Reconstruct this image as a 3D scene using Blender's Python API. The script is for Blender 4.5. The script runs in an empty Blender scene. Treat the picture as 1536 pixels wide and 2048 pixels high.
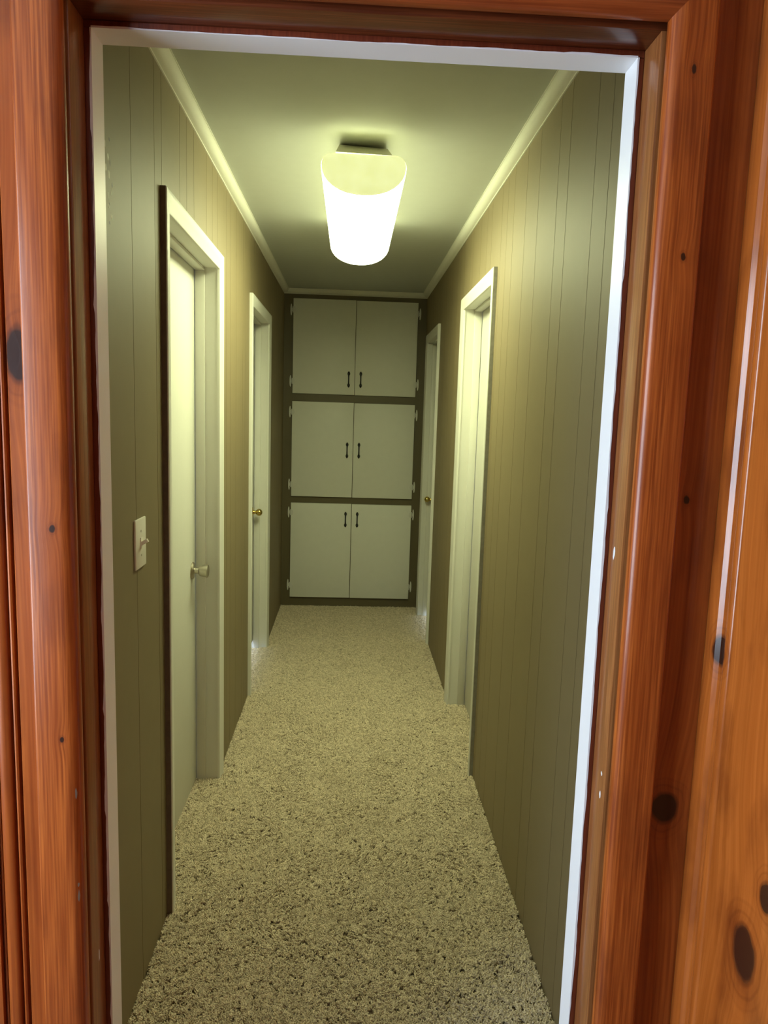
import bpy, bmesh, math, random
from mathutils import Vector, Matrix

random.seed(7)
SC = bpy.context.scene
COL = SC.collection

# ------------------------------------------------------------------ camera
F_PX, PITCH, YAW, ROLL = 1449.1, 0.1337, 0.0493, 0.0307
CAM = Vector((0.5201, 0.0, 1.5318))
fw = Vector((math.sin(YAW), math.cos(YAW), 0)); rt = Vector((math.cos(YAW), -math.sin(YAW), 0)); up = Vector((0, 0, 1))
f2 = fw * math.cos(PITCH) - up * math.sin(PITCH); u2 = up * math.cos(PITCH) + fw * math.sin(PITCH)
r2 = rt * math.cos(ROLL) + u2 * math.sin(ROLL); u3 = u2 * math.cos(ROLL) - rt * math.sin(ROLL)
cam = bpy.data.cameras.new('camera'); cam.sensor_fit = 'VERTICAL'; cam.sensor_height = 36.0
cam.lens = F_PX * 36.0 / 2048.0; cam.clip_start = 0.02
cam_o = bpy.data.objects.new('camera', cam); COL.objects.link(cam_o)
M = Matrix((r2, u3, -f2)).transposed().to_4x4(); M.translation = CAM
cam_o.matrix_world = M
SC.camera = cam_o

# ------------------------------------------------------------------ world, daylight, exposure
SKY_STRENGTH = 14.5
LAMP_STRENGTH = 35.0
wd = bpy.data.worlds.new('overcast_sky'); SC.world = wd; wd.use_nodes = True
bg = wd.node_tree.nodes['Background']; bg.inputs[0].default_value = (0.72, 0.85, 1.0, 1); bg.inputs[1].default_value = SKY_STRENGTH
SC.view_settings.view_transform = 'Standard'; SC.view_settings.look = 'None'
SC.view_settings.gamma = 1.0; SC.view_settings.use_curve_mapping = False
SC.view_settings.exposure = 0.0
SC.cycles.use_denoising = True; SC.cycles.adaptive_threshold = 0.03
SC.cycles.max_bounces = 6; SC.cycles.diffuse_bounces = 4
SC.cycles.sample_clamp_indirect = 6.0

# overall sizes (metres)
W, D, H = 1.0775, 5.631, 2.445          # hall width, distance of the cupboard face, ceiling height
YF, YB = 1.036, 1.147                    # room face and hall face of the wall with the doorway
RX = 1.068                               # panelled side wall of the room
LX, RY = -1.0, -3.0                      # the room's window wall and rear wall
WIN1 = (-0.38, 0.74, 0.60, 2.15)          # window in the left wall: y0, y1, z0, z1

def portal(name, loc, rot, sx, sy):
    l = bpy.data.lights.new(name, 'AREA'); l.shape = 'RECTANGLE'; l.size = sx; l.size_y = sy
    l.cycles.is_portal = True
    o = bpy.data.objects.new(name, l); COL.objects.link(o); o.location = loc; o.rotation_euler = rot
portal('bedroom_portal', (-2.28, 4.3, 1.35), (0, -math.pi / 2, 0), 1.7, 1.8)
portal('bedroom_portal', (W + 2.28, 5.2, 1.35), (0, math.pi / 2, 0), 1.7, 1.8)
portal('window_portal', (LX - 0.02, (WIN1[0] + WIN1[1]) / 2, (WIN1[2] + WIN1[3]) / 2), (0, -math.pi / 2, 0), WIN1[3] - WIN1[2], WIN1[1] - WIN1[0])

# ------------------------------------------------------------------ materials
def new_mat(name):
    m = bpy.data.materials.new(name); m.use_nodes = True
    nt = m.node_tree; return m, nt, nt.nodes['Principled BSDF']

def N(nt, kind, **kw):
    n = nt.nodes.new(kind)
    for k, v in kw.items():
        if k.startswith('i_'): n.inputs[int(k[2:])].default_value = v
        else: setattr(n, k, v)
    return n

def mth(nt, op, a, b=None, c=None, clamp=False):
    n = nt.nodes.new('ShaderNodeMath'); n.operation = op; n.use_clamp = clamp
    for i, v in enumerate((a, b, c)):
        if v is None: continue
        if isinstance(v, (int, float)): n.inputs[i].default_value = v
        else: nt.links.new(v, n.inputs[i])
    return n.outputs[0]

def mixc(nt, fac, a, b):
    n = nt.nodes.new('ShaderNodeMix'); n.data_type = 'RGBA'
    for i, v in ((0, fac), (6, a), (7, b)):
        if isinstance(v, (int, float)): n.inputs[i].default_value = v
        elif isinstance(v, tuple): n.inputs[i].default_value = (*v, 1) if len(v) == 3 else v
        else: nt.links.new(v, n.inputs[i])
    return n.outputs[2]

def paint(name, col, rough=0.45, var=0.06, bump=0.02, scale=18, spec=0.5, wear=None):
    m, nt, b = new_mat(name)
    geo = N(nt, 'ShaderNodeNewGeometry')
    n1 = N(nt, 'ShaderNodeTexNoise'); n1.inputs['Scale'].default_value = scale; n1.inputs['Detail'].default_value = 4
    nt.links.new(geo.outputs['Position'], n1.inputs['Vector'])
    d = tuple(c * (1 - var) for c in col); l = tuple(min(1, c * (1 + var)) for c in col)
    c = mixc(nt, n1.outputs['Fac'], d, l)
    if wear:
        n3 = N(nt, 'ShaderNodeTexNoise'); n3.inputs['Scale'].default_value = 5; n3.inputs['Detail'].default_value = 6
        nt.links.new(geo.outputs['Position'], n3.inputs['Vector'])
        f = mth(nt, 'MULTIPLY', mth(nt, 'SUBTRACT', n3.outputs['Fac'], 0.62, clamp=True), 3.0, clamp=True)
        c = mixc(nt, f, c, wear)
    nt.links.new(c, b.inputs['Base Color'])
    b.inputs['Roughness'].default_value = rough
    b.inputs['Specular IOR Level'].default_value = spec
    n2 = N(nt, 'ShaderNodeTexNoise'); n2.inputs['Scale'].default_value = 350; n2.inputs['Detail'].default_value = 2
    nt.links.new(geo.outputs['Position'], n2.inputs['Vector'])
    bp = N(nt, 'ShaderNodeBump'); bp.inputs['Strength'].default_value = bump * 10; bp.inputs['Distance'].default_value = 0.0005
    nt.links.new(n2.outputs['Fac'], bp.inputs['Height']); nt.links.new(bp.outputs['Normal'], b.inputs['Normal'])
    return m

def wood(name, across, light, mid, dark, knots=(), rough=0.38, fine=260.0, coat=0.35, blotch=0.5, contrast=3.2):
    """stained, varnished pine: straight grain along z (or across the head), growth bands, knots with rings"""
    m, nt, b = new_mat(name)
    geo = N(nt, 'ShaderNodeNewGeometry'); sp = N(nt, 'ShaderNodeSeparateXYZ')
    nt.links.new(geo.outputs['Position'], sp.inputs[0])
    X, Y, Z = sp.outputs
    a, t, z = {'x': (X, Y, Z), 'y': (Y, X, Z), 'z': (Z, Y, X)}[across]
    warp = a; kmask = None; halo = None; rings = None
    for (ka, kz, ra, rz) in knots:
        da = mth(nt, 'DIVIDE', mth(nt, 'SUBTRACT', a, ka), ra); dz = mth(nt, 'DIVIDE', mth(nt, 'SUBTRACT', z, kz), rz)
        d = mth(nt, 'SQRT', mth(nt, 'ADD', mth(nt, 'MULTIPLY', da, da), mth(nt, 'MULTIPLY', dz, dz)))
        kn = N(nt, 'ShaderNodeTexNoise'); kn.inputs['Scale'].default_value = 0.35 / ra; nt.links.new(geo.outputs['Position'], kn.inputs['Vector'])
        d = mth(nt, 'ADD', d, mth(nt, 'MULTIPLY', mth(nt, 'SUBTRACT', kn.outputs['Fac'], 0.5), 0.9))
        rg = mth(nt, 'MULTIPLY', mth(nt, 'MULTIPLY', mth(nt, 'ADD', mth(nt, 'SINE', mth(nt, 'MULTIPLY', d, 13.0)), 0.0, clamp=True), mth(nt, 'SUBTRACT', 2.6, d, clamp=True)), 0.22)
        rings = rg if rings is None else mth(nt, 'MAXIMUM', rings, rg)
        e = mth(nt, 'EXPONENT', mth(nt, 'MULTIPLY', d, -0.55))
        warp = mth(nt, 'ADD', warp, mth(nt, 'MULTIPLY', mth(nt, 'MULTIPLY', e, d), ra * 1.5))
        k = mth(nt, 'MULTIPLY', mth(nt, 'SUBTRACT', 1.15, d), 3.2, clamp=True)
        kmask = k if kmask is None else mth(nt, 'MAXIMUM', kmask, k)
        hl = mth(nt, 'MULTIPLY', mth(nt, 'SUBTRACT', 2.2, d), 0.55, clamp=True)
        halo = hl if halo is None else mth(nt, 'MAXIMUM', halo, hl)
    cv = N(nt, 'ShaderNodeCombineXYZ')
    nt.links.new(warp, cv.inputs[0]); nt.links.new(mth(nt, 'MULTIPLY', t, 1.0), cv.inputs[1]); nt.links.new(mth(nt, 'MULTIPLY', z, 0.02), cv.inputs[2])
    n1 = N(nt, 'ShaderNodeTexNoise'); n1.inputs['Scale'].default_value = fine; n1.inputs['Detail'].default_value = 3
    nt.links.new(cv.outputs[0], n1.inputs['Vector'])
    n2 = N(nt, 'ShaderNodeTexNoise'); n2.inputs['Scale'].default_value = 55; n2.inputs['Detail'].default_value = 2; n2.inputs['Distortion'].default_value = 0.4
    nt.links.new(cv.outputs[0], n2.inputs['Vector'])
    cb = N(nt, 'ShaderNodeCombineXYZ')
    nt.links.new(a, cb.inputs[0]); nt.links.new(t, cb.inputs[1]); nt.links.new(mth(nt, 'MULTIPLY', z, 0.4), cb.inputs[2])
    n3 = N(nt, 'ShaderNodeTexNoise'); n3.inputs['Scale'].default_value = 14; n3.inputs['Detail'].default_value = 5
    nt.links.new(cb.outputs[0], n3.inputs['Vector'])
    g = mth(nt, 'MULTIPLY', mth(nt, 'SUBTRACT', n1.outputs['Fac'], 0.5 - 0.4 / contrast), contrast, clamp=True)
    g2 = mth(nt, 'MULTIPLY', mth(nt, 'SUBTRACT', n2.outputs['Fac'], 0.30), 2.2, clamp=True)
    c = mixc(nt, g, tuple(v * 0.75 for v in mid), light)
    c = mixc(nt, mth(nt, 'MULTIPLY', mth(nt, 'SUBTRACT', 1.0, g2), 0.55), c, mid)
    bl = mth(nt, 'MULTIPLY', mth(nt, 'MULTIPLY', mth(nt, 'SUBTRACT', n3.outputs['Fac'], 0.50), 4.0, clamp=True), blotch)
    c = mixc(nt, bl, c, dark)
    if kmask is not None:
        c = mixc(nt, mth(nt, 'MULTIPLY', halo, 0.45), c, dark)
        c = mixc(nt, rings, c, dark)
        c = mixc(nt, mth(nt, 'MULTIPLY', kmask, 0.94), c, (0.022, 0.009, 0.006))
    nt.links.new(c, b.inputs['Base Color'])
    b.inputs['Roughness'].default_value = rough
    b.inputs['Specular IOR Level'].default_value = 0.3; b.inputs['Coat Weight'].default_value = coat; b.inputs['Coat Roughness'].default_value = 0.16
    bp = N(nt, 'ShaderNodeBump'); bp.inputs['Strength'].default_value = 0.25; bp.inputs['Distance'].default_value = 0.0006
    nt.links.new(n1.outputs['Fac'], bp.inputs['Height']); nt.links.new(bp.outputs['Normal'], b.inputs['Normal'])
    return m

def metal(name, col, rough=0.25):
    m, nt, b = new_mat(name)
    geo = N(nt, 'ShaderNodeNewGeometry'); n = N(nt, 'ShaderNodeTexNoise'); n.inputs['Scale'].default_value = 90
    nt.links.new(geo.outputs['Position'], n.inputs['Vector'])
    nt.links.new(mixc(nt, n.outputs['Fac'], tuple(c * .85 for c in col), col), b.inputs['Base Color'])
    b.inputs['Metallic'].default_value = 1.0; b.inputs['Roughness'].default_value = rough
    return m

PL, PM, PD = (0.55, 0.150, 0.026), (0.32, 0.064, 0.009), (0.10, 0.015, 0.005)
MAT = {}
MAT['olive'] = paint('olive_tan_wall_paint', (0.232, 0.180, 0.099), rough=0.58, var=0.05, bump=0.015, spec=0.35)
MAT['olive_flat'] = paint('olive_brown_cabinet_paint', (0.125, 0.100, 0.052), rough=0.5, var=0.05)
MAT['white'] = paint('cream_white_trim_paint', (0.71, 0.70, 0.645), rough=0.5, var=0.02, bump=0.015)
MAT['crown'] = paint('cream_crown_paint', (0.76, 0.75, 0.66), rough=0.65, var=0.02, bump=0.015, spec=0.3)
MAT['door'] = paint('white_door_paint', (0.69, 0.68, 0.62), rough=0.6, var=0.02, bump=0.01, spec=0.3)
MAT['cabdoor'] = paint('off_white_cupboard_paint', (0.78, 0.775, 0.71), rough=0.5, var=0.03, bump=0.01)
MAT['stopwhite'] = paint('white_stop_paint', (0.86, 0.86, 0.88), rough=0.4, var=0.02, bump=0.015)
MAT['bare'] = paint('bare_brown_grey_edge', (0.16, 0.115, 0.085), rough=0.6, var=0.25, scale=60)
MAT['greyedge'] = paint('weathered_grey_edge', (0.36, 0.35, 0.30), rough=0.6, var=0.25, scale=60)
MAT['ceiling'] = paint('flat_ceiling_paint', (0.55, 0.57, 0.52), rough=0.8, var=0.03, bump=0.05)
MAT['room'] = paint('plain_room_paint', (0.27, 0.22, 0.18), rough=0.7)
MAT['roomfloor'] = paint('room_floor_brown', (0.22, 0.15, 0.09), rough=0.6, var=0.15)
MAT['casing_x'] = wood('stained_pine_casing', 'x', PL, PM, PD, knots=((0.108, 1.36, 0.004, 0.005), (0.113, 1.05, 0.003, 0.004), (0.972, 1.76, 0.003, 0.005), (0.966, 2.0, 0.003, 0.006)), fine=300)
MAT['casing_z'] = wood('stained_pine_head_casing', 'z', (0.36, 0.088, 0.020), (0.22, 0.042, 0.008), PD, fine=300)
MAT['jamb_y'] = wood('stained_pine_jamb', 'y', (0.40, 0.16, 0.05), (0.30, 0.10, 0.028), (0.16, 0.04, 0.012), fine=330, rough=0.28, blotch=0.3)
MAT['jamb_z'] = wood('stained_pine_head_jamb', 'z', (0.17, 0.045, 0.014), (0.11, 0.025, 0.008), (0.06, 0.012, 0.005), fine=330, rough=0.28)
MAT['stop_x'] = wood('dark_red_stop_edge', 'x', (0.20, 0.045, 0.018), (0.16, 0.032, 0.013), (0.09, 0.016, 0.008), rough=0.4, coat=0.3)
MAT['panel_x'] = wood('knotty_pine_front_panelling', 'x', PL, PM, PD,
                      knots=((0.062, 1.600, 0.017, 0.036), (1.027, 0.934, 0.020, 0.025), (1.02, 1.42, 0.004, 0.006), (-0.25, 1.3, 0.02, 0.03), (-0.5, 0.8, 0.018, 0.022), (-0.42, 1.8, 0.015, 0.02)), fine=190, contrast=2.0)
MAT['panel_y'] = wood('knotty_pine_side_panelling', 'y', (0.60, 0.175, 0.030), (0.42, 0.105, 0.015), PD,
                      knots=((0.868, 0.823, 0.024, 0.036), (0.832, 0.931, 0.014, 0.020), (1.005, 1.20, 0.016, 0.022), (0.62, 1.35, 0.02, 0.03), (0.42, 0.9, 0.018, 0.024)), fine=170, rough=0.24, coat=0.6, blotch=0.7, contrast=1.6)
MAT['steel'] = metal('satin_nickel', (0.62, 0.58, 0.50), 0.28)
MAT['brass'] = metal('polished_brass', (0.70, 0.55, 0.18), 0.2)
MAT['black'] = paint('black_iron_handle', (0.012, 0.010, 0.009), rough=0.45, var=0.2)
MAT['ivory'] = paint('ivory_switch_plastic', (0.88, 0.85, 0.77), rough=0.35, var=0.01, bump=0.0)
MAT['smear'] = paint('grey_paint_smear', (0.33, 0.34, 0.34), rough=0.5, var=0.1)
MAT['chip'] = paint('chipped_paint_pale', (0.52, 0.47, 0.33), rough=0.6, var=0.1)

def emitter(name, col, strength, base=(0.8, 0.8, 0.75), mottled=None):
    m, nt, b = new_mat(name)
    geo = N(nt, 'ShaderNodeNewGeometry'); n = N(nt, 'ShaderNodeTexNoise'); n.inputs['Scale'].default_value = 22; n.inputs['Detail'].default_value = 4
    nt.links.new(geo.outputs['Position'], n.inputs['Vector'])
    c2 = mottled or col
    nt.links.new(mixc(nt, n.outputs['Fac'], c2, col), b.inputs['Emission Color'])
    b.inputs['Base Color'].default_value = (*base, 1); b.inputs['Emission Strength'].default_value = strength
    b.inputs['Roughness'].default_value = 0.4
    return m
def lens_material():
    # acrylic lit from inside: brightest below the tubes, dimmer on the sides, dim where the lip curls over
    m = emitter('lit_acrylic_diffuser', (0.93, 1.0, 0.56), LAMP_STRENGTH); nt = m.node_tree; b = nt.nodes['Principled BSDF']
    geo = N(nt, 'ShaderNodeNewGeometry'); sp = N(nt, 'ShaderNodeSeparateXYZ'); nt.links.new(geo.outputs['True Normal'], sp.inputs[0])
    mr = N(nt, 'ShaderNodeValToRGB'); r = mr.color_ramp; r.elements[0].position = 0.0; r.elements[0].color = (1, 1, 1, 1)
    r.elements[1].position = 1.0; r.elements[1].color = (.06, .06, .06, 1)
    for p, v in ((.12, .62), (.3, .36), (.45, .24), (.6, .09)):
        e = r.elements.new(p); e.color = (v, v, v, 1)
    nt.links.new(mth(nt, 'MULTIPLY_ADD', sp.outputs[2], 0.5, 0.5), mr.inputs[0])
    nt.links.new(mth(nt, 'MULTIPLY', mr.outputs[0], LAMP_STRENGTH), b.inputs['Emission Strength'])
    return m
MAT['lens'] = lens_material()
MAT['cap'] = emitter('yellowed_diffuser_end', (0.62, 0.66, 0.25), 1.05, base=(0.6, 0.6, 0.4), mottled=(0.86, 0.92, 0.46))
MAT['specks'] = paint('dust_specks', (0.25, 0.23, 0.15), rough=0.8)
MAT['pan'] = paint('rusty_white_housing', (0.60, 0.57, 0.46), rough=0.6, var=0.08, wear=(0.32, 0.20, 0.06))

# carpet yarn: each tuft a slightly different beige
m, nt, b = new_mat('beige_carpet_yarn')
oi = N(nt, 'ShaderNodeObjectInfo')
rp = N(nt, 'ShaderNodeValToRGB'); e = rp.color_ramp.elements
e[0].position = 0.0; e[0].color = (0.46, 0.385, 0.27, 1); e[1].position = 1.0; e[1].color = (0.80, 0.69, 0.52, 1)
nt.links.new(oi.outputs['Random'], rp.inputs[0]); nt.links.new(rp.outputs[0], b.inputs['Base Color'])
b.inputs['Roughness'].default_value = 0.9; b.inputs['Specular IOR Level'].default_value = 0.1
MAT['yarn'] = m
MAT['carpetback'] = paint('carpet_backing', (0.30, 0.24, 0.155), rough=0.95, var=0.25, scale=120, spec=0.05)

# ------------------------------------------------------------------ mesh helpers
def link_mesh(name, bm, mat, parent=None, smooth=None):
    bmesh.ops.recalc_face_normals(bm, faces=bm.faces)
    me = bpy.data.meshes.new(name); bm.to_mesh(me); bm.free()
    me.materials.append(MAT[mat] if isinstance(mat, str) else mat)
    if smooth:
        for p in me.polygons: p.use_smooth = True
        me.set_sharp_from_angle(angle=math.radians(smooth))
    o = bpy.data.objects.new(name, me); COL.objects.link(o)
    if parent: o.parent = parent; o.matrix_parent_inverse = Matrix.Translation(-parent.location)
    return o

def add_box(bm, x0, x1, y0, y1, z0, z1):
    v = [bm.verts.new((x, y, z)) for x in (x0, x1) for y in (y0, y1) for z in (z0, z1)]
    for f in ((0, 1, 3, 2), (4, 6, 7, 5), (0, 4, 5, 1), (2, 3, 7, 6), (0, 2, 6, 4), (1, 5, 7, 3)):
        bm.faces.new([v[i] for i in f])

def box(name, x0, x1, y0, y1, z0, z1, mat, parent=None, bevel=0.0):
    bm = bmesh.new(); add_box(bm, min(x0, x1), max(x0, x1), min(y0, y1), max(y0, y1), min(z0, z1), max(z0, z1))
    if bevel: bmesh.ops.bevel(bm, geom=list(bm.edges), offset=bevel, segments=2, affect='EDGES', profile=0.5)
    return link_mesh(name, bm, mat, parent, smooth=40 if bevel else None)

def boxes(name, rects, mat, parent=None):
    bm = bmesh.new()
    for r in rects: add_box(bm, *r)
    return link_mesh(name, bm, mat, parent)

def sweep(name, prof, o, U, T, L, l0, l1, k0=0.0, k1=0.0, mat=None, parent=None, smooth=35, bm=None):
    """closed profile (u,t) carried along L from l0 to l1; k0, k1 mitre the ends"""
    own = bm is None
    if own: bm = bmesh.new()
    o, U, T, L = Vector(o), Vector(U), Vector(T), Vector(L)
    A = [bm.verts.new(o + U * u + T * t + L * (l0 + k0 * u)) for u, t in prof]
    B = [bm.verts.new(o + U * u + T * t + L * (l1 + k1 * u)) for u, t in prof]
    n = len(prof)
    for i in range(n):
        j = (i + 1) % n; bm.faces.new((A[i], A[j], B[j], B[i]))
    bm.faces.new(A); bm.faces.new(B[::-1])
    return link_mesh(name, bm, mat, parent, smooth) if own else None

def lathe(bm, prof, o, axis, seg=24):
    """prof: (distance along axis, radius)"""
    o = Vector(o); ax = Vector(axis).normalized()
    p = ax.orthogonal().normalized(); q = ax.cross(p)
    rings = []
    for d, r in prof:
        if r < 1e-6: rings.append([bm.verts.new(o + ax * d)])
        else: rings.append([bm.verts.new(o + ax * d + (p * math.cos(2 * math.pi * i / seg) + q * math.sin(2 * math.pi * i / seg)) * r) for i in range(seg)])
    for a, b in zip(rings, rings[1:]):
        for i in range(seg):
            j = (i + 1) % seg
            if len(a) == 1 and len(b) == 1: continue
            if len(a) == 1: bm.faces.new((a[0], b[j], b[i]))
            elif len(b) == 1: bm.faces.new((a[i], a[j], b[0]))
            else: bm.faces.new((a[i], a[j], b[j], b[i]))

def tube(bm, pts, rad, seg=8):
    pts = [Vector(p) for p in pts]; rings = []
    for i, p in enumerate(pts):
        d = (pts[min(i + 1, len(pts) - 1)] - pts[max(i - 1, 0)]).normalized()
        a = d.cross(Vector((1, 0, 0))) if abs(d.x) < 0.9 else d.cross(Vector((0, 1, 0)))
        a.normalize(); c = d.cross(a); r = rad[i] if isinstance(rad, (list, tuple)) else rad
        rings.append([bm.verts.new(p + (a * math.cos(2 * math.pi * k / seg) + c * math.sin(2 * math.pi * k / seg)) * r) for k in range(seg)])
    for A, B in zip(rings, rings[1:]):
        for k in range(seg): bm.faces.new((A[k], A[(k + 1) % seg], B[(k + 1) % seg], B[k]))
    bm.faces.new(rings[0][::-1]); bm.faces.new(rings[-1])

def empty(name, loc=(0, 0, 0)):
    o = bpy.data.objects.new(name, None); COL.objects.link(o); o.location = loc; o.empty_display_size = 0.1
    return o

def tag(o, label, cat, group=None, kind=None):
    o['label'] = label; o['category'] = cat
    if group: o['group'] = group
    if kind: o['kind'] = kind
    return o

# ------------------------------------------------------------------ hall doors: positions
# outer casing y0, y1, slab setback, under-door gap
CW = 0.058
HEAD = 2.058
DOORS = {'A': (2.045, 2.928, 0.082, 0.012), 'B': (3.765, 4.63, 0.076, 0.060),
         'C': (2.905, 3.735, 0.082, 0.012), 'D': (4.705, 5.455, 0.064, 0.060)}

def open_of(k): return DOORS[k][0] + CW - 0.0215, DOORS[k][1] - CW + 0.0215

# ------------------------------------------------------------------ setting: floor, ceiling, walls
o = boxes('floor', [(LX - 0.1, RX + 0.1, RY - 0.1, YB, -0.06, -0.012), (-2.2, W + 2.2, YB, D + 0.7, -0.06, -0.012)], 'roomfloor')
tag(o, 'floor under the hall carpet and the panelled room', 'floor', kind='structure')
o = boxes('ceiling', [(LX - 0.1, RX + 0.1, RY - 0.1, YB, H, H + 0.08), (-0.15, W + 0.15, YB, D + 0.6, H, H + 0.08)], 'ceiling')
tag(o, 'flat off white ceiling of the narrow hallway', 'ceiling', kind='structure')

def hall_wall(name, label, x_face, sgn, keys, cuts):
    """sgn -1: wall body to the left of x_face; planks are 6 mm boards proud of the backing"""
    th, pl = 0.112, 0.006
    xs = sorted((x_face + sgn * pl, x_face + sgn * th))
    segs, y = [], YB - 0.05
    for k in keys:
        a, b = open_of(k); segs.append((xs[0], xs[1], y, a, -0.012, H)); segs.append((xs[0], xs[1], a, b, HEAD + 0.0215, H)); y = b
    segs.append((xs[0], xs[1], y, D + 0.6, -0.012, H))
    w = boxes(name, segs, 'olive'); tag(w, label, 'wall', kind='structure')
    px = sorted((x_face, x_face + sgn * (pl + 0.001)))
    gap = 0.0013
    for y0, y1 in zip(cuts, cuts[1:]):
        y0, y1 = y0 + gap, y1 - gap
        full, over = [(y0, y1)], []
        for k in keys:
            a, b = open_of(k); nf = []
            for (p, q) in full:
                if q <= a or p >= b: nf.append((p, q)); continue
                if p < a: nf.append((p, a))
                if q > b: nf.append((b, q))
                over.append((max(p, a), min(q, b)))
            full = nf
        r = [(px[0], px[1], p, q, -0.005, H) for p, q in full] + [(px[0], px[1], p, q, HEAD + 0.0215, H) for p, q in over]
        boxes('plank', r, 'olive', w)
    return w

cl = [YB, 1.272, 1.375, 1.582, 1.787, 1.990, 2.064, 2.271, 2.362, 2.467, 2.671, 2.781]
cr = [YB, 1.255, 1.360, 1.580, 1.665, 1.768, 1.987, 2.089, 2.302, 2.467, 2.651, 2.760]
def extend(c):
    pat = [0.102, 0.203, 0.102, 0.152, 0.203, 0.076, 0.178, 0.127]; i = 0
    while c[-1] < D - 0.25: c.append(c[-1] + pat[i % len(pat)]); i += 1
    c.append(D + 0.02); return c
wall_left = hall_wall('wall_left', 'olive tan grooved panel wall on the left of the hallway', 0.0, -1, ('A', 'B'), extend(cl))
wall_right = hall_wall('wall_right', 'olive tan grooved panel wall on the right of the hallway', W, 1, ('C', 'D'), extend(cr))
o = box('wall_end', -0.12, W + 0.12, D + 0.45, D + 0.55, -0.012, H, 'olive_flat')
tag(o, 'wall behind the built-in cupboard at the hallway end', 'wall', kind='structure')

# unseen rooms added behind the two far doors, so that the daylight under them comes from a room with a window
MAT['bedroom'] = paint('daylight_tint_bedroom_paint', (0.56, 0.66, 0.84), rough=0.8)  # wall colour made blue to tint the daylight leaking under the doors
for nm, lab, x0, x1, y0, y1 in (('wall_bedroom_left', 'unseen walls of the room behind the far left door, blue to tint its daylight', -2.2, -0.112, 3.3, 5.3), ('wall_bedroom_right', 'unseen walls of the room behind the far right door, blue to tint its daylight', W + 0.112, W + 2.2, 4.2, 6.2)):
    xo = (x0 - .06, x0) if x0 < 0 else (x1, x1 + .06); ym = (y0 + y1) / 2
    o = boxes(nm, [(x0, x1, y0 - .06, y0, -.012, H), (x0, x1, y1, y1 + .06, -.012, H), (x0, x1, y0, y1, H, H + .06),
                   (xo[0], xo[1], y0, y1, -.012, .5), (xo[0], xo[1], y0, y1, 2.2, H), (xo[0], xo[1], y0, ym - .9, .5, 2.2), (xo[0], xo[1], ym + .9, y1, .5, 2.2)], 'bedroom')
    tag(o, lab, 'wall', kind='structure')

# wall with the doorway (room face panelled, hall face painted)
JL, JR, JH = 0.138, 0.929, 2.060       # jamb faces and head of the doorway
wall_front = boxes('wall_front', [(LX, JL - 0.02, YF + 0.02, YB, -0.012, H), (JR + 0.02, RX + 0.1, YF + 0.02, YB, -0.012, H), (JL - 0.02, JR + 0.02, YF + 0.02, YB, JH + 0.02, H)], 'olive')
tag(wall_front, 'knotty pine panelled wall around the doorway into the hallway', 'wall', kind='structure')
# one moulded plank: flat edge, fine double grooves, round bead, double grooves, wide flat
def plank_prof(w, front=False):
    if front:
        p = [(0, 0), (0, .020), (.0270, .020), (.0285, .0185), (.0288, .005), (.0340, .004), (.0345, .0165), (.037, .0178), (.0395, .0165), (.0398, .006), (.0430, .006), (.0433, .0165)]
        c0 = .0535
    else:
        p = [(0, 0), (0, .020), (.0200, .020), (.0255, .0145), (.0300, .0140), (.0325, .0105), (.0330, .0140), (.0360, .0140), (.0385, .0105), (.0390, .0140)]
        c0 = .0490
    for i in range(9):
        a = math.pi * (1 - i / 8); p.append((c0 + .0095 * math.cos(a), .0145 + .0050 * math.sin(a)))
    c = c0 + .0095
    p += [(c + .0012, .0105), (c + .0018, .0145), (c + .0045, .0145), (c + .0070, .0105), (c + .0078, .020), (w - .0015, .020), (w, .018), (w, 0)]
    return p
CLX0, CLX1 = 0.074, 0.136               # left casing: outer, inner edge
CRX0, CRX1 = 0.933, 0.996               # right casing: inner, outer edge
x = CLX0 + 0.0005
while x > LX + 0.05:
    w_ = min(random.choice((0.165, 0.19, 0.215)), x - LX)
    sweep('plank', plank_prof(w_ - 0.002, True), (x, YF + 0.02, 0), (-1, 0, 0), (0, -1, 0), (0, 0, 1), -0.012, H, mat='panel_x', parent=wall_front)
    x -= w_
box('plank', CRX1 - 0.002, RX, YF + 0.010, YF + 0.0205, -0.012, H, 'panel_x', wall_front)
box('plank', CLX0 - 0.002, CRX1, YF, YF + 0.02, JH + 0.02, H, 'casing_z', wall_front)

wall_side = box('wall_side', RX + 0.02, RX + 0.10, RY, YF + 0.03, -0.012, H, 'room')
tag(wall_side, 'glossy orange knotty pine wall at the right edge beside the doorway', 'wall', kind='structure')
y = YF - 0.0005
while y > RY + 0.05:
    w_ = min(random.choice((0.21, 0.185, 0.235)), y - RY)
    pp = plank_prof(w_ - 0.002)
    if y > YF - 0.001: pp[0], pp[1] = (-.010, 0), (-.010, .020)      # tucked behind the corner
    sweep('plank', pp, (RX + 0.02, y, 0), (0, -1, 0), (-1, 0, 0), (0, 0, 1), -0.012, H, mat='panel_y', parent=wall_side)
    y -= w_

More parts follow.
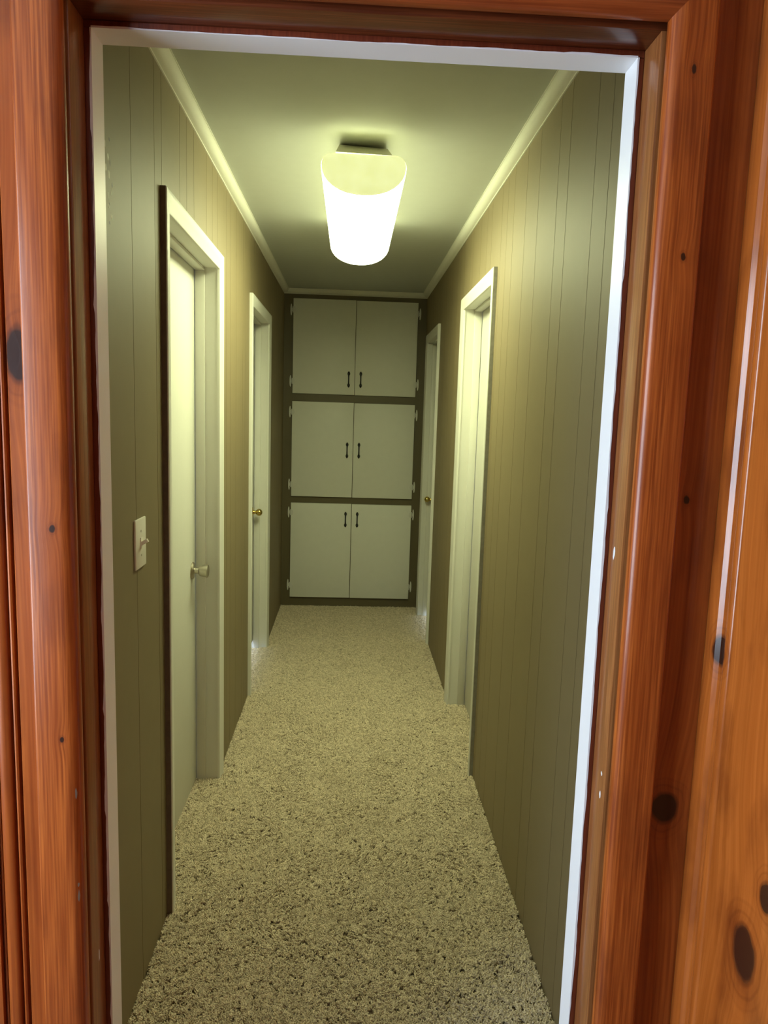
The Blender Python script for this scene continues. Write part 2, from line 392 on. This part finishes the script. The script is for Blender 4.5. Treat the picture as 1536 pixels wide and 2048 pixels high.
y0, y1, z0, z1 = WIN1
o = boxes('wall_window', [(LX - 0.1, LX, RY, y0, -0.012, H), (LX - 0.1, LX, y1, YF + 0.1, -0.012, H), (LX - 0.1, LX, y0, y1, -0.012, z0), (LX - 0.1, LX, y0, y1, z1, H)], 'room')
tag(o, 'room wall with the window, left of the viewer', 'wall', kind='structure')
o = box('wall_back', LX - 0.1, RX + 0.1, RY - 0.1, RY, -0.012, H, 'room')
tag(o, 'plain room wall behind the viewer', 'wall', kind='structure')
def window(name, label, axis, c, a0, a1, z0, z1):
    root = empty(name, (c, (a0 + a1) / 2, z0) if axis == 'y' else ((a0 + a1) / 2, c, z0))
    tag(root, label, 'window', kind='structure')
    def piece(n, p, q, r, s):
        if axis == 'y': box(n, c - 0.08, c + 0.02, p, q, r, s, 'white', root)
        else: box(n, p, q, c - 0.08, c + 0.02, r, s, 'white', root)
    t = 0.045
    piece('frame', a0 - t, a0 + 0.01, z0 - t, z1 + t); piece('frame', a1 - 0.01, a1 + t, z0 - t, z1 + t)
    piece('frame', a0, a1, z1 - 0.01, z1 + t); piece('sill', a0, a1, z0 - t, z0 + 0.01)
    piece('mullion', (a0 + a1) / 2 - 0.02, (a0 + a1) / 2 + 0.02, z0, z1); piece('mullion', a0, a1, (z0 + z1) / 2 - 0.015, (z0 + z1) / 2 + 0.015)
window('window_1', 'white framed window in the room wall left of the viewer', 'y', LX, *WIN1)

# ------------------------------------------------------------------ the cased doorway
dw = empty('door_1', (0.53, YF, 0)); tag(dw, 'reddish brown pine doorway with white painted stop, open to the hallway', 'doorway', kind='structure')
def casing_prof(w):
    p = [(0, 0), (0, .004)]
    for i in range(9):
        a = math.pi / 2 * i / 8; p.append((.017 * (1 - math.cos(a)), .004 + .015 * math.sin(a)))
    p += [(w - .004 + .004 * math.sin(i * math.pi / 8), .015 + .004 * math.cos(i * math.pi / 8)) for i in range(5)] + [(w, 0)]
    return p
CH = JH + 0.006
sweep('casing', casing_prof(CLX1 - CLX0), (CLX1, YF, 0), (-1, 0, 0), (0, -1, 0), (0, 0, 1), -0.01, CH, 0, 1, mat='casing_x', parent=dw)
sweep('casing', casing_prof(CRX1 - CRX0), (CRX0, YF, 0), (1, 0, 0), (0, -1, 0), (0, 0, 1), -0.01, CH, 0, 1, mat='casing_x', parent=dw)
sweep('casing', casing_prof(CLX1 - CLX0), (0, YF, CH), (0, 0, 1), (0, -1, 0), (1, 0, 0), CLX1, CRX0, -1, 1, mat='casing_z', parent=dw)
box('jamb', JL - 0.02, JL, YF + 0.009, YB, -0.01, JH, 'jamb_y', dw, 0.0012)
box('jamb', JR, JR + 0.02, YF + 0.009, YB, -0.01, JH, 'jamb_y', dw, 0.0012)
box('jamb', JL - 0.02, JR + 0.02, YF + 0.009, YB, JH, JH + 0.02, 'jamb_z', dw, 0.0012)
ST = 0.010; YS = 1.100
box('stop', JL, JL + ST, YS, YB, -0.01, JH - ST, 'stop_x', dw, 0.0015)
box('stop', JR - ST, JR, YS, YB, -0.01, JH - ST, 'stop_x', dw, 0.0015)
box('stop', JL, JR, YS, YB, JH - ST, JH, 'stop_x', dw, 0.0015)
# brushed white paint skin over the stops; its room-side edge wanders
def paint_skin(a, U, L, l0, l1, seed):
    """a: point on the stop face; U: normal of that face; L: along the stop. wraps over the hall-side arris"""
    rnd = random.Random(seed); bm = bmesh.new(); a, U, L = Vector(a), Vector(U), Vector(L); Yv = Vector((0, 1, 0))
    rows, n = [], int((l1 - l0) / 0.012); wob = 0.0
    for i in range(n + 1):
        l = l0 + (l1 - l0) * i / n
        wob = wob * 0.82 + rnd.uniform(-0.0006, 0.0006)
        if rnd.random() < 0.03: wob -= 0.0015
        wrap = max(0.0002, min(0.0045, 0.0018 - wob))           # how far it runs onto the front edge
        e = 0.0005
        pr = [(YS - e, -wrap), (YS - e, e), (YB + e, e), (YB + e, -0.02), (YB, -0.02), (YB, 0), (YS, 0), (YS, -wrap)]
        rows.append([bm.verts.new(a + L * l + U * u + Yv * y) for y, u in pr])
    for A, B in zip(rows, rows[1:]):
        for k in range(8): bm.faces.new((A[k], A[(k + 1) % 8], B[(k + 1) % 8], B[k]))
    bm.faces.new(rows[0]); bm.faces.new(rows[-1][::-1])
    link_mesh('white_paint', bm, 'stopwhite', dw)
paint_skin((JL + ST, 0, 0), (1, 0, 0), (0, 0, 1), -0.01, JH - ST, 1)
paint_skin((JR - ST, 0, 0), (-1, 0, 0), (0, 0, 1), -0.01, JH - ST, 2)
paint_skin((0, 0, JH - ST), (0, 0, -1), (1, 0, 0), JL + ST, JR - ST, 3)
# stray paint drips on the right jamb and left casing
def blob(name, c, U, L, N_, su, sl, mat, parent, seed):
    rnd = random.Random(seed); bm = bmesh.new(); c, U, L, N_ = map(Vector, (c, U, L, N_)); n = 9
    ring = [bm.verts.new(c + U * su * math.cos(2 * math.pi * i / n) * rnd.uniform(.6, 1.1) + L * sl * math.sin(2 * math.pi * i / n) * rnd.uniform(.7, 1.1)) for i in range(n)]
    top = bm.verts.new(c + N_ * 0.0007)
    for i in range(n): bm.faces.new((ring[i], ring[(i + 1) % n], top))
    bm.faces.new(ring[::-1])
    link_mesh(name, bm, mat, parent, 60)
blob('paint_drip', (JR, 1.078, 1.332), (0, 1, 0), (0, 0, 1), (-1, 0, 0), 0.0045, 0.011, 'stopwhite', dw, 4)
blob('paint_drip', (JR, 1.062, 0.98), (0, 1, 0), (0, 0, 1), (-1, 0, 0), 0.003, 0.004, 'stopwhite', dw, 5)
blob('paint_drip', (JR, 1.062, 0.945), (0, 1, 0), (0, 0, 1), (-1, 0, 0), 0.0035, 0.007, 'stopwhite', dw, 6)
for zz, sl in ((0.965, .010), (0.820, .004), (0.802, .010)):
    blob('paint_smear', (CLX1 - .006, YF - .0153, zz), (-.66, -.75, 0), (0, 0, 1), (.75, -.66, 0), .0025, sl, 'smear', dw, int(zz * 1000))
blob('paint_drip', (JL, 1.075, 0.66), (0, 1, 0), (0, 0, 1), (1, 0, 0), 0.003, 0.012, 'stopwhite', dw, 7)

# ------------------------------------------------------------------ crown mouldings
cp = [(0, 0), (0.036, 0), (0.036, -0.004)]
for i in range(7):
    a = math.pi / 2 * i / 6; cp.append((0.004 + 0.030 * math.cos(a) * 1.0, -0.004 - 0.028 * math.sin(a)))
cp += [(0.004, -0.036), (0, -0.036)]
tr = sweep('trim_1', cp, (0, 0, H), (1, 0, 0), (0, 0, 1), (0, 1, 0), YB, D, 0, -1, mat='crown'); tag(tr, 'cream quarter round moulding along the left ceiling edge', 'moulding', kind='structure')
tr = sweep('trim_2', cp, (W, 0, H), (-1, 0, 0), (0, 0, 1), (0, 1, 0), YB, D, 0, -1, mat='crown'); tag(tr, 'cream quarter round moulding along the right ceiling edge', 'moulding', kind='structure')
tr = sweep('trim_3', cp, (0, D, H), (0, -1, 0), (0, 0, 1), (1, 0, 0), 0, W, 1, -1, mat='crown'); tag(tr, 'cream quarter round moulding above the cupboard at the hallway end', 'moulding', kind='structure')

# ------------------------------------------------------------------ hall doors
HC = [(0, 0), (0, .008), (.0015, .0105), (.006, .012), (.016, .0128), (.030, .0150), (.042, .0175), (.052, .0182), (.056, .0172), (.058, .0145), (.058, 0)]
def hall_door(name, label, key, x_face, s, knob, edge_mat=None):
    """s = +1: hall is on the +x side of the wall face (left wall), -1: right wall"""
    Y0, Y1, setb, gap = DOORS[key]
    a, b = Y0 + CW, Y1 - CW
    root = empty(name, (x_face, (a + b) / 2, 0)); tag(root, label, 'door', kind='structure')
    T = (s, 0, 0)
    sweep('casing', HC, (x_face, a, 0), (0, -1, 0), T, (0, 0, 1), 0.004, HEAD, 0, 1, mat='white', parent=root)
    sweep('casing', HC, (x_face, b, 0), (0, 1, 0), T, (0, 0, 1), 0.004, HEAD, 0, 1, mat='white', parent=root)
    sweep('casing', HC, (x_face, 0, HEAD), (0, 0, 1), T, (0, 1, 0), a, b, -1, 1, mat='white', parent=root)
    if edge_mat: box('casing_edge', x_face, x_face + s * 0.0145, Y0 - 0.0012, Y0 + 0.0002, 0.004, HEAD + CW, edge_mat, root)
    jb = x_face - s * 0.112; ja, jc = a - 0.004, b + 0.004; jh = HEAD + 0.004
    box('jamb', jb, x_face - s * 0.0002, ja - 0.0, ja + 0.001 - 0.018, 0.0, jh, 'white', root)
    box('jamb', jb, x_face - s * 0.0002, jc, jc - 0.001 + 0.018, 0.0, jh, 'white', root)
    box('jamb', jb, x_face - s * 0.0002, ja, jc, jh, jh + 0.017, 'white', root)
    xs0 = x_face - s * (setb - 0.036); xs1 = x_face - s * setb; t = 0.0105
    box('stop', xs0, xs1, ja, ja + t, 0.004, jh - t, 'white', root, 0.0015)
    box('stop', xs0, xs1, jc - t, jc, 0.004, jh - t, 'white', root, 0.0015)
    box('stop', xs0, xs1, ja, jc, jh - t, jh, 'white', root, 0.0015)
    slab = box('slab', xs1 - s * 0.003, xs1 - s * 0.038, ja + 0.003, jc - 0.003, gap, jh - 0.003, 'door', root, 0.001)
    ky, kz, kind = knob
    bm = bmesh.new(); ax = (s, 0, 0); o_ = (xs1 - s * 0.003, ky, kz)
    if kind == 'tulip':
        lathe(bm, [(0, .0), (0, .033), (.003, .0335), (.007, .031), (.010, .024), (.011, .012), (.026, .0115), (.028, .017), (.032, .0205), (.045, .0235), (.058, .0262), (.0605, .0262), (.0625, .0235), (.0615, .019), (.0595, .012), (.0595, 0)], o_, ax, 32)
        k = link_mesh('knob', bm, 'steel', root, 35); k['label'] = 'satin nickel tulip shaped door knob'
    else:
        pr = [(0, 0), (0, .030), (.003, .0305), (.006, .027), (.009, .013), (.022, .0105)]
        for i in range(1, 11):
            t_ = math.pi * i / 10; pr.append((.043 - .022 * math.cos(t_) * .95, max(0.0105 if i < 2 else 0.0, .0225 * math.sin(t_))))
        pr[-1] = (pr[-1][0], 0)
        lathe(bm, pr, o_, ax, 32)
        k = link_mesh('knob', bm, 'brass', root, 35); k['label'] = 'polished brass round door knob'
    return root
hall_door('door_2', 'near left white flush door with a silver knob beside the light switch', 'A', 0.0, 1, (2.805, 0.905, 'tulip'), 'bare')
hall_door('door_3', 'far left white door with a brass knob and daylight under it', 'B', 0.0, 1, (4.500, 0.905, 'ball'))
hall_door('door_4', 'near right white door in a white frame with worn grey edge', 'C', W, -1, (2.985, 0.905, 'tulip'), 'greyedge')
hall_door('door_5', 'far right narrow white door with brass knob beside the cupboard', 'D', W, -1, (5.345, 0.915, 'ball'))

# ------------------------------------------------------------------ built-in cupboard at the end
cb = empty('built_in_cupboard', (W / 2, D, 0)); tag(cb, 'built-in cupboard with six off white doors and black handles in an olive frame', 'cupboard')
FY = D
SL, SR = 0.083, 0.998
box('stile', 0.0005, SL, FY, FY + 0.02, 0.0, H, 'olive_flat', cb); box('stile', SR, W - 0.0005, FY, FY + 0.02, 0.0, H, 'olive_flat', cb)
box('stile', 0.520, 0.566, FY + 0.001, FY + 0.02, 0.0, H, 'olive_flat', cb)
ROWS = [(1.672, 2.375), (0.884, 1.612), (0.083, 0.832)]
for z0, z1 in ((0.0, 0.095), (0.82, 0.896), (1.60, 1.684), (2.363, H)):
    box('rail', SL, SR, FY + 0.0003, FY + 0.0195, z0, z1, 'olive_flat', cb)
box('back_panel', 0.0005, W - 0.0005, FY + 0.36, FY + 0.38, 0.0, H, 'olive_flat', cb)
# pull: two spade ends and an arched bar
def handle_mesh():
    bm = bmesh.new()
    for sg in (1, -1):
        pr = [(0, .003), (.004, .006), (.010, .0095), (.018, .0105), (.025, .0085), (.031, .0045), (.035, .0012)]
        Lp = [bm.verts.new((-w, 0, sg * (.027 + d))) for d, w in pr]; Rp = [bm.verts.new((w, 0, sg * (.027 + d))) for d, w in pr]
        C = [bm.verts.new((0, -.0065 * math.sin(math.pi * (0.25 + .7 * i / 6)), sg * (.027 + d))) for i, (d, w) in enumerate(pr)]
        for i in range(6):
            bm.faces.new((Lp[i], C[i], C[i + 1], Lp[i + 1])); bm.faces.new((C[i], Rp[i], Rp[i + 1], C[i + 1])); bm.faces.new((Lp[i], Lp[i + 1], Rp[i + 1], Rp[i]))
        bm.faces.new((Lp[0], Rp[0], C[0])); bm.faces.new((Lp[6], C[6], Rp[6]))
    pts = [(0, -.003 - .020 * math.sin(math.pi * i / 10) ** .6, -.042 + .084 * i / 10) for i in range(11)]
    tube(bm, pts, [.0058 - .0010 * math.sin(math.pi * i / 10) for i in range(11)], 8)
    bmesh.ops.recalc_face_normals(bm, faces=bm.faces)
    me = bpy.data.meshes.new('handle'); bm.to_mesh(me); bm.free(); me.materials.append(MAT['black'])
    for p in me.polygons: p.use_smooth = True
    return me
# surface hinge: crescent leaf on the frame, neck, barrel and leaf on the door (painted white)
def hinge_mesh(s):
    bm = bmesh.new()
    out = [(-.0215, 0.0), (-.0200, .014), (-.0165, .030), (-.0150, .041), (-.0175, .046), (-.0205, .044), (-.0235, .032), (-.0255, .015), (-.026, 0)]
    pts = [(x, z) for x, z in out] + [(x, -z) for x, z in out[-2:0:-1]]
    def plate(pts, y0, y1):
        A = [bm.verts.new((s * x, y0, z)) for x, z in pts]; B = [bm.verts.new((s * x, y1, z)) for x, z in pts]; n = len(pts)
        for i in range(n): bm.faces.new((A[i], A[(i + 1) % n], B[(i + 1) % n], B[i]))
        bm.faces.new(A); bm.faces.new(B[::-1])
    cres = [(-.014, .010), (-.012, .026), (-.0135, .040), (-.018, .044), (-.0215, .034), (-.0235, .018), (-.0240, 0)]
    plate(cres + [(x, -z) for x, z in cres[-2::-1]], -.004, 0.0)
    plate([(-.016, -.013), (.004, -.013), (.004, .013), (-.016, .013)], -.0035, 0.0)
    plate([(0.0, -.022), (.014, -.018), (.020, 0), (.014, .018), (0, .022)], -.0225, -.0195)
    lathe(bm, [(-.022, 0), (-.022, .0048), (.022, .0048), (.022, 0)], (s * -.0035, -.009, 0), (0, 0, 1), 10)
    bmesh.ops.recalc_face_normals(bm, faces=bm.faces)
    me = bpy.data.meshes.new('hinge'); bm.to_mesh(me); bm.free(); me.materials.append(MAT['white']); return me
HM = handle_mesh(); HG = {1: hinge_mesh(1), -1: hinge_mesh(-1)}
hz = [(2.293, 1.764), (1.532, 0.974), (0.756, 0.177)]
pz = [1.788, 1.249, 0.709]
for r, (z0, z1) in enumerate(ROWS):
    for sd in (1, -1):
        x0, x1 = (0.071, 0.541 - 0.0005 * r) if sd == 1 else (0.5445, 1.010)
        dz = 0.0 if sd == 1 else -0.0015
        d = box('cupboard_door', x0, x1, FY - 0.0195, FY - 0.0006, z0 + dz, z1 + dz, 'cabdoor', cb, 0.0015)
        xe = x0 if sd == 1 else x1
        for zz in hz[r]:
            h = bpy.data.objects.new('hinge', HG[sd]); COL.objects.link(h); h.parent = d; h.matrix_parent_inverse = d.matrix_world.inverted()
            h.location = (xe, FY, zz); h['label'] = 'white painted surface hinge'
        h = bpy.data.objects.new('handle', HM); COL.objects.link(h); h.parent = d
        h.location = ((0.497 if sd == 1 else 0.588), FY - 0.0195, pz[r]); h['label'] = 'black spade-ended pull handle'
        h.matrix_parent_inverse = Matrix.Identity(4)
# children of a child: doors sit under an offset empty, so undo that offset
for d in [o for o in cb.children if o.name.startswith('cupboard_door')]:
    for h in d.children: h.matrix_parent_inverse = Matrix.Identity(4)

# ------------------------------------------------------------------ ceiling light
cx = 0.543; LY0, LY1 = 2.50, 3.64
lt = empty('ceiling_light', (cx, (LY0 + LY1) / 2, H)); tag(lt, 'lit ceiling light with curved white diffuser yellowed at its end', 'light')
# housing: tapered sheet-metal pan, slightly dropped from the ceiling at one side
hp = [(-.084, -.001), (.081, -.009), (.094, -.062), (-.094, -.058)]
bm = bmesh.new()
def ringv(y, sx, dz=0): return [bm.verts.new((cx + u * sx, y, H - .003 + t + dz)) for u, t in hp]
A = ringv(LY0 + .124, 1.0); B = ringv(LY1 - .124, 1.0)
for i in range(4): bm.faces.new((A[i], A[(i + 1) % 4], B[(i + 1) % 4], B[i]))
bm.faces.new(A); bm.faces.new(B[::-1]); 
for v in A:
    if v.co.z < H - .04: v.co.y -= .096
link_mesh('housing', bm, 'pan', lt)
# diffuser cross-section
def lens_prof():
    p = []
    zt = H - .072
    p.append((-.100, zt)); 
    for i in range(7):
        a = math.pi / 2 * i / 6; p.append((-.105 - .036 * math.sin(a), zt - .036 * (1 - math.cos(a))))
    for i in range(1, 16):
        a = math.pi * i / 16; p.append((-.141 * math.copysign(abs(math.cos(a)) ** .92, math.cos(a)), zt - .040 - .090 * math.sin(a)))
    for i in range(6, -1, -1):
        a = math.pi / 2 * i / 6; p.append((.105 + .036 * math.sin(a), zt - .036 * (1 - math.cos(a))))
    p.append((.100, zt)); return p
LP = lens_prof()
bm = bmesh.new(); rows = []
zc = H - .11
for y, k in ((LY0 + .006, .985), (LY0 + .014, 1.0), ((LY0 + LY1) / 2, 1.0), (LY1 - .014, 1.0), (LY1 - .006, .985)):
    rows.append([bm.verts.new((cx + u * k, y, zc + (z - zc) * k)) for u, z in LP])
for A, B in zip(rows, rows[1:]):
    for i in range(len(LP) - 1): bm.faces.new((A[i], A[i + 1], B[i + 1], B[i]))
link_mesh('diffuser', bm, 'lens', lt, 50)
for ye, sg in ((LY0 + .006, -1), (LY1 - .006, 1)):
    bm = bmesh.new(); rows = []
    for k, dy in ((.985, 0), (.94, .004), (.80, .006), (.5, .0068), (.2, .007)):
        rows.append([bm.verts.new((cx + u * k, ye + sg * dy, zc + (z - zc) * k)) for u, z in LP])
    n = len(LP)
    for A, B in zip(rows, rows[1:]):
        for i in range(n): bm.faces.new((A[i], A[(i + 1) % n], B[(i + 1) % n], B[i]))
    bm.faces.new(rows[-1])
    c = link_mesh('end_cap', bm, 'cap', lt, 50); c['label'] = 'yellowed end of the diffuser'

for (dx, yy, r_) in ((-.02, 3.05, .0028), (-.012, 3.09, .002), (-.016, 3.12, .0025), (-.008, 3.15, .002), (-.02, 3.42, .0024), (-.01, 3.43, .0024), (.0, 2.70, .003), (-.03, 2.86, .002)):
    blob('speck', (cx + dx, yy, H - .072 - .040 - .090 * math.sin(math.acos(-dx / .141)) - .0003), (1, 0, 0), (0, 1, 0), (0, 0, -1), r_, r_ * 1.3, 'specks', lt, int(yy * 100))

# ------------------------------------------------------------------ light switch
sw = empty('light_switch', (0, 1.806, 1.196)); tag(sw, 'ivory toggle light switch on the olive wall before the near left door', 'light switch')
box('cover_plate', 0, 0.0055, 1.762, 1.850, 1.134, 1.258, 'ivory', sw, 0.0022)
bm = bmesh.new(); add_box(bm, 0.005, 0.0075, 1.7995, 1.8125, 1.182, 1.210)
sweep('t', [(-.005, 0), (.005, 0), (.0042, .020), (-.0042, .020)], (0.005, 1.806, 1.193), (0, 1, 0), (.86, 0, .5), (-.5, 0, .86), -.004, .005, bm=bm)
link_mesh('toggle', bm, 'ivory', sw)
for z in (1.166, 1.226):
    bm = bmesh.new(); lathe(bm, [(0, 0), (0, .0034), (.0008, .0030), (.0008, 0)], (0.0055, 1.806, z), (1, 0, 0), 12); link_mesh('screw', bm, 'steel', sw)

# chipped paint on the near left panelling and nail holes
for i in range(13):
    zz = 2.08 - i * 0.0135 + random.uniform(-.006, .006); yy = 1.625 + random.uniform(-.02, .028)
    blob('paint_chip', (0.0002, yy, zz), (0, 1, 0), (0, 0, 1), (1, 0, 0), random.uniform(.003, .007), random.uniform(.004, .011), 'chip' if i % 3 else 'bare', wall_left, 20 + i)

# ------------------------------------------------------------------ carpet
def tuft_mesh(seed):
    rnd = random.Random(seed); bm = bmesh.new()
    for s in range(5):
        a0 = rnd.uniform(0, 6.28); r0 = rnd.uniform(0, .0022); lean = rnd.uniform(.002, .0065); curl = rnd.uniform(-1.6, 1.6); hgt = rnd.uniform(.009, .0135); pts = []
        for k in range(5):
            t = k / 4; a = a0 + curl * t
            pts.append((r0 * math.cos(a0) + lean * t * t * math.cos(a), r0 * math.sin(a0) + lean * t * t * math.sin(a), hgt * t * (1 - .22 * t)))
        tube(bm, pts, [.0013, .0016, .0017, .0017, .0011], 4)
    me = bpy.data.meshes.new('carpet_tuft'); bm.to_mesh(me); bm.free(); me.materials.append(MAT['yarn'])
    for p in me.polygons: p.use_smooth = True
    return me
bm = bmesh.new()
def quad(x0, x1, y0, y1):
    bm.faces.new([bm.verts.new(p) for p in ((x0, y0, 0), (x1, y0, 0), (x1, y1, 0), (x0, y1, 0))])
quad(0.001, W - 0.001, YB + 0.001, D + 0.0)
quad(JL + 0.012, JR - 0.012, YF + 0.03, YB + 0.001)
for k, sgn, xf in (('A', -1, 0.0), ('B', -1, 0.0), ('C', 1, W), ('D', 1, W)):
    a, b = open_of(k); dep = 0.112 if k in 'AC' else 0.6
    xa, xb = sorted((xf, xf + sgn * dep))
    quad(xa, xb, a + 0.02, b - 0.02)
cp_o = link_mesh('carpet', bm, 'carpetback')
cp_o.data.flip_normals() if cp_o.data.polygons[0].normal.z < 0 else None
tag(cp_o, 'beige cut pile carpet covering the hallway floor', 'carpet', kind='stuff')
ng = bpy.data.node_groups.new('carpet_pile', 'GeometryNodeTree')
ng.interface.new_socket('Geometry', in_out='INPUT', socket_type='NodeSocketGeometry')
ng.interface.new_socket('Geometry', in_out='OUTPUT', socket_type='NodeSocketGeometry')
gi = ng.nodes.new('NodeGroupInput'); go = ng.nodes.new('NodeGroupOutput')
dp = ng.nodes.new('GeometryNodeDistributePointsOnFaces'); dp.inputs['Density'].default_value = 34000.0; dp.inputs['Seed'].default_value = 3
ng.links.new(gi.outputs[0], dp.inputs['Mesh'])
for s in range(4):
    to = bpy.data.objects.new('carpet_tuft_source', tuft_mesh(s))
    oi = ng.nodes.new('GeometryNodeObjectInfo'); oi.inputs['Object'].default_value = to; oi.inputs['As Instance'].default_value = False
    g1 = ng.nodes.new('GeometryNodeGeometryToInstance'); ng.links.new(oi.outputs['Geometry'], g1.inputs[0])
    if s == 0: jn = ng.nodes.new('GeometryNodeJoinGeometry')
    ng.links.new(g1.outputs[0], jn.inputs[0])
ip = ng.nodes.new('GeometryNodeInstanceOnPoints'); ip.inputs['Pick Instance'].default_value = True
ng.links.new(dp.outputs['Points'], ip.inputs['Points']); ng.links.new(jn.outputs[0], ip.inputs['Instance'])
rv = ng.nodes.new('FunctionNodeRandomValue'); rv.data_type = 'FLOAT_VECTOR'
rv.inputs[0].default_value = (-.25, -.25, 0); rv.inputs[1].default_value = (.25, .25, 6.283)
rs = ng.nodes.new('FunctionNodeRandomValue'); rs.data_type = 'FLOAT'; rs.inputs[2].default_value = .8; rs.inputs[3].default_value = 1.25
ng.links.new(rs.outputs[1], ip.inputs['Scale'])
# the pile leans this way and that in footprints and vacuum strokes
ps = ng.nodes.new('GeometryNodeInputPosition'); nz = ng.nodes.new('ShaderNodeTexNoise'); nz.inputs['Scale'].default_value = 5.0; nz.inputs['Detail'].default_value = 3
ng.links.new(ps.outputs[0], nz.inputs['Vector'])
sb = ng.nodes.new('ShaderNodeVectorMath'); sb.operation = 'SUBTRACT'; sb.inputs[1].default_value = (.5, .5, .5); ng.links.new(nz.outputs['Color'], sb.inputs[0])
ml = ng.nodes.new('ShaderNodeVectorMath'); ml.operation = 'MULTIPLY'; ml.inputs[1].default_value = (3.0, 2.4, 0); ng.links.new(sb.outputs[0], ml.inputs[0])
e2r = ng.nodes.new('FunctionNodeEulerToRotation'); ng.links.new(rv.outputs[0], e2r.inputs[0])
e3r = ng.nodes.new('FunctionNodeEulerToRotation'); ng.links.new(ml.outputs[0], e3r.inputs[0])
rr = ng.nodes.new('FunctionNodeRotateRotation'); rr.rotation_space = 'GLOBAL'
ng.links.new(e2r.outputs[0], rr.inputs[0]); ng.links.new(e3r.outputs[0], rr.inputs[1]); ng.links.new(rr.outputs[0], ip.inputs['Rotation'])
j2 = ng.nodes.new('GeometryNodeJoinGeometry')
ng.links.new(ip.outputs[0], j2.inputs[0]); ng.links.new(gi.outputs[0], j2.inputs[0]); ng.links.new(j2.outputs[0], go.inputs[0])
md = cp_o.modifiers.new('pile', 'NODES'); md.node_group = ng
